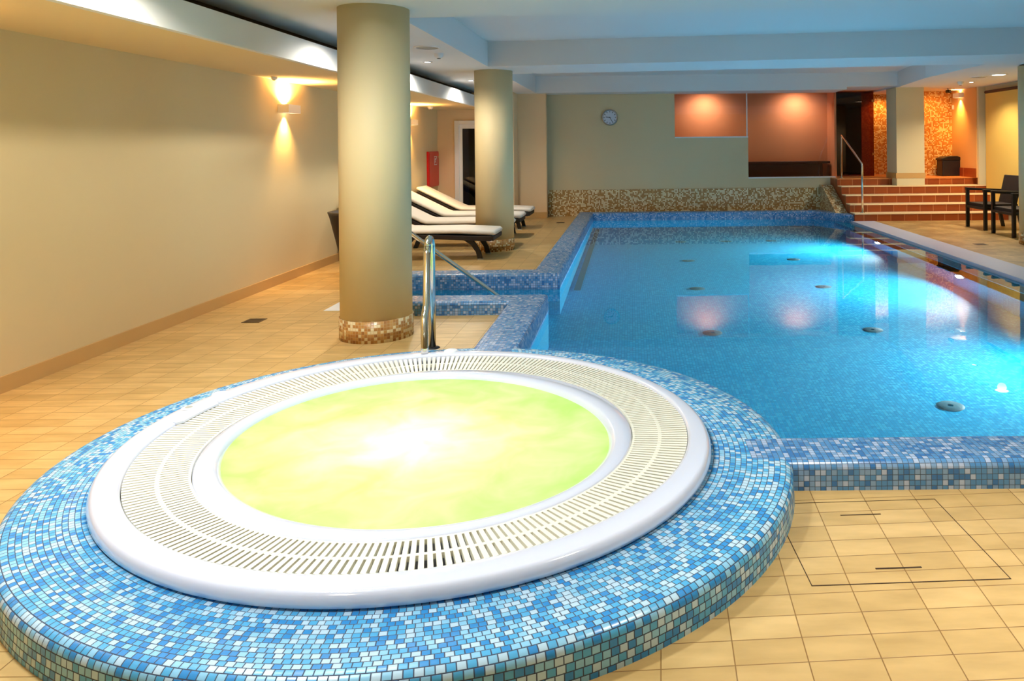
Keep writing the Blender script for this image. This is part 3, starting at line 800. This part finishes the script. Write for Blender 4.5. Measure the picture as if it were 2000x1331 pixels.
# dark chair half hidden behind the near column
tb = thing('tub_chair', 'dark brown flared tub chair mostly hidden behind the near column', 'chair', (-3.0, 8.8, 0))
m_ = MB(); n4 = 32; rows = []
for (rx, ry, z, a) in [(.27, .27, 0, 0), (.30, .30, .25, 0), (.40, .37, .68, 0), (.42, .39, .74, 0), (.385, .355, .74, 0), (.34, .32, .42, 0)]:
    rows.append([m_.bm.verts.new((rx * math.copysign(abs(math.cos(2 * PI * i / n4)) ** .6, math.cos(2 * PI * i / n4)), ry * math.copysign(abs(math.sin(2 * PI * i / n4)) ** .6, math.sin(2 * PI * i / n4)), z * (1 if z < .4 or math.cos(2 * PI * i / n4) < .3 else .82))) for i in range(n4)])
for q in range(5):
    for i in range(n4):
        j = (i + 1) % n4; m_.face([rows[q][i], rows[q][j], rows[q + 1][j], rows[q + 1][i]], smooth=True)
m_.face(rows[0][::-1]); m_.face(rows[-1])
m_.build('shell', M['rattan'], tb)
MB().lathe([(.001, .48), (.26, .48), (.30, .455), (.30, .40), (.001, .40)], 32).build('seat_cushion', M['rattan'], tb)

# ------------------------------------------------------------------ armchairs on the right
def armchair(x, y, label, first=None):
    if first: return dup(first, (x, y, 0), label)
    t = thing('armchair', label, 'armchair', (x, y, 0), group='black armchairs by the blind')
    MB().box(.02, .58, -.30, .30, .36, .43).build('seat', M['rattan'], t, bevel=.01)
    hw = .33
    for s in (-1, 1):
        MB().box(0, .05, s * hw - .028, s * hw + .028, 0, .64).build('leg', M['black'], t, bevel=.004)
        MB().prism([(.52, .40), (.575, .40), (.66, 0), (.61, 0)], s * hw - .028, s * hw + .028, axis='y').build('leg', M['black'], t, bevel=.004)
        MB().prism([(-.005, .635), (.62, .605), (.62, .64), (-.005, .675)], s * hw - .035, s * hw + .035, axis='y').build('armrest', M['black'], t, bevel=.004)
    MB().box(.0, .56, -.33, .33, .335, .375).build('apron', M['black'], t)
    MB().prism([(.53, .40), (.565, .40), (.68, .89), (.64, .89)], -.29, .29, axis='y').build('backrest', M['rattan'], t, bevel=.01)
    return t
A0 = armchair(5.78, 12.93, 'black armchair next to the stairs, farther of the two beside the right column')
armchair(5.76, 11.95, 'black armchair mostly hidden by the right column, nearer of the two', A0)
# roller blind
rb = thing('roller_blind', 'yellow roller blind hanging on the right wall behind the black armchairs', 'blind', (6.95, 13.8, 2.4))
MB().box(-.005, .005, -1.6, 1.22, -2.1, 0).build('fabric', M['blind'], rb)
MB().cyl((0.01, .03), .03, -1.62, 1.24, 20, axis='y').build('roller', M['darkbrown'], rb)
MB().box(-.012, .012, -1.6, 1.22, -2.13, -2.1).build('bottom_bar', M['white'], rb)
lamp('SPOT', (6.35, 15.75, 2.52), 55, AMBER, .05, direction=(0, .55, -1), angle=130, blend=.9)  # added spot with no fitting, brightens the gold mosaic in the alcove
# bin
bn = thing('waste_bin', 'dark grey waste bin on the landing against the gold mosaic wall', 'bin', (6.68, 16.16, .752))
MB().prism([(-.19, -.16), (.19, -.16), (.19, .16), (-.19, .16)], 0, .33).build('body', M['binplastic'], bn, bevel=.02)
MB().prism([(-.21, .33), (.21, .33), (.21, .38), (.12, .42), (-.08, .41), (-.21, .37)], -.17, .17, axis='y').build('lid', M['black'], bn, bevel=.012)
# sconce in the alcove, camera, sensor
def sconce(x, y, z, label, side=1, sx=.12, sy=.30, p=(280, 110), group=None, colr=WARM):
    t = thing('wall_sconce', label, 'wall lamp', (x, y, z), group=group)
    m = MB(); h = .046; tk = .008
    x0, x1 = (0, sx) if side > 0 else (-sx, 0)
    m.box(x0, x1, -sy / 2, -sy / 2 + tk, -h, h); m.box(x0, x1, sy / 2 - tk, sy / 2, -h, h)
    m.box(x1 - tk if side > 0 else x0, x1 if side > 0 else x0 + tk, -sy / 2 + tk, sy / 2 - tk, -h, h)
    m.box(-.004 if side > 0 else -.006, .006 if side > 0 else .004, -sy / 2 + tk, sy / 2 - tk, -h * .9, h * .9)
    m.build('housing', M['white'], t)
    MB().cyl((side * .055, 0), .018, -.03, .03, 16).build('bulb', M['lens_warm'], t)
    lamp('SPOT', (x + side * .055, y, z + .035), p[0], colr, .02, direction=(0, 0, 1), angle=150, blend=.8)
    lamp('SPOT', (x + side * .055, y, z - .035), p[1], colr, .02, direction=(0, 0, -1), angle=95, blend=.9)
    return t
sconce(XL, 8.42, 1.89, 'lit white wall sconce on the long left wall, left of the near column', group='wall sconces')
sconce(XL, 13.15, 1.89, 'lit wall sconce on the left wall right beside the near column edge, above the loungers', group='wall sconces')
sconce(XL, 3.45, 1.89, 'lit wall sconce on the left wall outside the left edge', group='wall sconces')
sconce(6.86, 15.95, 2.43, 'lit sconce high on the orange side wall of the alcove', side=-1, sx=.1, sy=.3, p=(50, 120), colr=AMBER)
cmr = thing('security_camera', 'small dark security camera under the alcove ceiling by the mosaic', 'camera', (6.45, 15.6, 2.5))
MB().box(-.03, .03, -.1, .05, -.04, .02).build('housing', M['black'], cmr, bevel=.008)
MB().cyl((0, 0), .012, .02, .05, 10).build('bracket', M['white'], cmr)
MB().cyl((0, -.01), .018, -.115, -.1, 14, axis='y').build('lens', M['silver'], cmr)
sn = thing('motion_sensor', 'small white sensor on the alcove wall below the sconce', 'sensor', (6.85, 16.3, 2.2))
MB().lathe([(.001, .05), (.025, .04), (.028, -.04), (.001, -.05)], 16).build('housing', M['white'], sn)

# ------------------------------------------------------------------ ceiling fittings
def downlight(x, y, z, label, r=.055, first=None):
    if first: return dup(first, (x, y, z), label)
    t = thing('downlight', label, 'ceiling light', (x, y, z), group='small downlights')
    MB().lathe([(r * .72, -.006), (r, -.006), (r * 1.15, 0), (r * .72, 0)], 28, closed=True).build('trim_ring', M['silver'], t)
    MB().cyl((0, 0), r * .72, -.004, 0, 24).build('lens', M['lens_cool'], t)
    return t
dl = downlight(-2.54, 9.64, ZC, 'small round downlight left of the smoke detector')
downlight(-2.57, 12.4, ZC, 'small round downlight just left of the far column top', first=dl)
downlight(-2.47, 8.35, ZC, 'small downlight peeking out at the near column edge', first=dl)
downlight(-2.36, 6.9, ZC, 'small downlight hidden behind the near column', first=dl)
downlight(-2.36, 4.1, ZC, 'small downlight near the left fascia, above the frame', first=dl)
downlight(6.22, 14.0, ZC + .02, 'small downlight near the stairs beside the smoke detector', first=dl)
bd = thing('ceiling_lamp', 'large bright recessed ceiling lamp above the black armchairs', 'ceiling light', (6.0, 12.5, ZC + .02))
MB().lathe([(.10, -.008), (.125, -.008), (.14, 0), (.10, 0)], 32, closed=True).build('trim_ring', M['white'], bd)
MB().cyl((0, 0), .10, -.006, 0, 32).build('lens', M['lens_warm'], bd)
def disc(x, y, z, label):
    t = thing('ceiling_speaker', label, 'speaker', (x, y, z))
    MB().lathe([(.001, -.008), (.12, -.008), (.135, 0)], 36).build('grille', M['grey'], t)
    MB().lathe([(.118, -.011), (.135, -.009), (.138, 0)], 36).build('trim_ring', M['white'], t)
disc(-2.17, 8.22, ZC, 'round flat ceiling speaker right of the near column')
disc(5.85, 12.9, ZC + .02, 'round flat ceiling speaker over the right-hand deck')
def smoke(x, y, z, label, s=1, cat='smoke detector', nm='smoke_detector'):
    t = thing(nm, label, cat, (x, y, z))
    MB().lathe([(.001, -.055 * s), (.03 * s, -.055 * s), (.05 * s, -.03 * s), (.052 * s, 0)], 28).build('body', M['white'], t)
    MB().lathe([(.001, -.062 * s), (.02 * s, -.060 * s), (.022 * s, -.05 * s)], 20).build('sensor_tip', M['black'], t)
smoke(-2.19, 8.8, ZC, 'white smoke detector beside the round speaker near the column')
smoke(5.98, 13.9, ZC + .02, 'white smoke detector above the right deck beside the small downlight', 1.1)
smoke(-3.66, 7.9, 2.195, 'flat white detector on the low soffit left of the wall sconce', .6)
smoke(-3.62, 13.9, 2.195, 'small white detector on the low soffit near the door wall', .9)

# ------------------------------------------------------------------ wall things
ck = thing('wall_clock', 'round silver wall clock on the back wall', 'clock', (-.43, 16.0, 2.045))
MB().lathe([(.165, 0), (.17, .02), (.165, .04), (.145, .045), (.14, .03), (.14, 0)], 48, closed=True).build('rim', M['silver'], ck).rotation_euler = (PI / 2, 0, 0)
MB().cyl((0, 0), .142, -.028, 0, 40, axis='y').build('face', M['clockface'], ck)
hm = MB()
def hand(m, ang, l, w_):
    a = math.radians(ang); Mx = Matrix.Rotation(a, 4, 'Y')
    m.box(-w_, w_, -.032, -.030, -.015, l, Mx)
for i in range(12):
    Mx = Matrix.Rotation(2 * PI * i / 12, 4, 'Y'); MB().box(-.006, .006, -.030, -.0285, .105, .132, Mx).build('hour_mark', M['black'], ck)
hand(hm, 277, .085, .007); hm.build('hour_hand', M['black'], ck)
hm = MB(); hand(hm, 150, .115, .005); hm.build('minute_hand', M['black'], ck)
fc = thing('fire_hose_cabinet', 'red fire hose cabinet on the left wall near the door', 'fire cabinet', (XL + .001, 14.66, 1.05))
MB().box(.0, .035, -.38, .38, -.34, .33).build('box', M['red'], fc, bevel=.006)
MB().box(.035, .045, -.35, .35, -.31, .30).build('door', M['red'], fc, bevel=.004)
pg = MB(); pg.box(.045, .0465, -.0, .2, .07, .24)
pg.build('pictogram', M['white'], fc)
pg = MB()
pg.box(.0465, .0475, .015, .185, .085, .225)
pg.build('pictogram_field', M['red'], fc)
pg = MB(); pg.prism([(.03, .10), (.09, .13), (.07, .16), (.12, .17), (.17, .21), (.15, .22), (.09, .20), (.05, .20), (.04, .15)], .0475, .0485, axis='x')
pg.build('flame_mark', M['white'], fc)
MB().cyl((.3, .22), .02, .045, .052, 14, axis='x').build('lock', M['skirt'], fc)

# ------------------------------------------------------------------ floor details
def drain(x, y, s, label):
    t = thing('floor_drain', label, 'drain', (x, y, 0))
    m = MB(); m.box(-s, s, -s, s, .0, .003); m.build('frame', M['drain'], t)
    m = MB()
    for i in range(6): m.box(-s * .8, s * .8, -s * .8 + i * s * .3, -s * .7 + i * s * .3, .003, .004)
    m.build('grating', M['black'], t)
drain(-3.2, 6.5, .075, 'small square floor drain in the left deck near the column')
drain(5.2, 9.9, .09, 'square floor drain on the right deck by the column base')
drain(4.95, 10.9, .08, 'small floor drain on the right deck between gutter and armchairs')
drain(-1.35, 14.6, .08, 'small floor drain near the far end of the left kerb')
ht = thing('access_hatch', 'tiled access hatch with two lifting slots in the floor right of the whirlpool', 'hatch', (.9, 2.82, 0), math.radians(2.5))
m = MB(); hx, hy, g_ = .335, .29, .003
for b4 in ((-hx, hx, -hy, -hy + g_ * 1.5), (-hx, hx, hy - g_, hy), (-hx, -hx + g_, -hy, hy), (hx - g_, hx, -hy, hy)): m.box(*b4, .0005, .0012)
m.build('gap', M['dark'], ht)
m = MB(); m.box(-.09, .07, .175, .181, .0005, .0012); m.build('lifting_slot', M['dark'], ht)
m = MB(); m.box(-.09, .07, -.205, -.197, .0005, .0012); m.build('lifting_slot', M['dark'], ht)
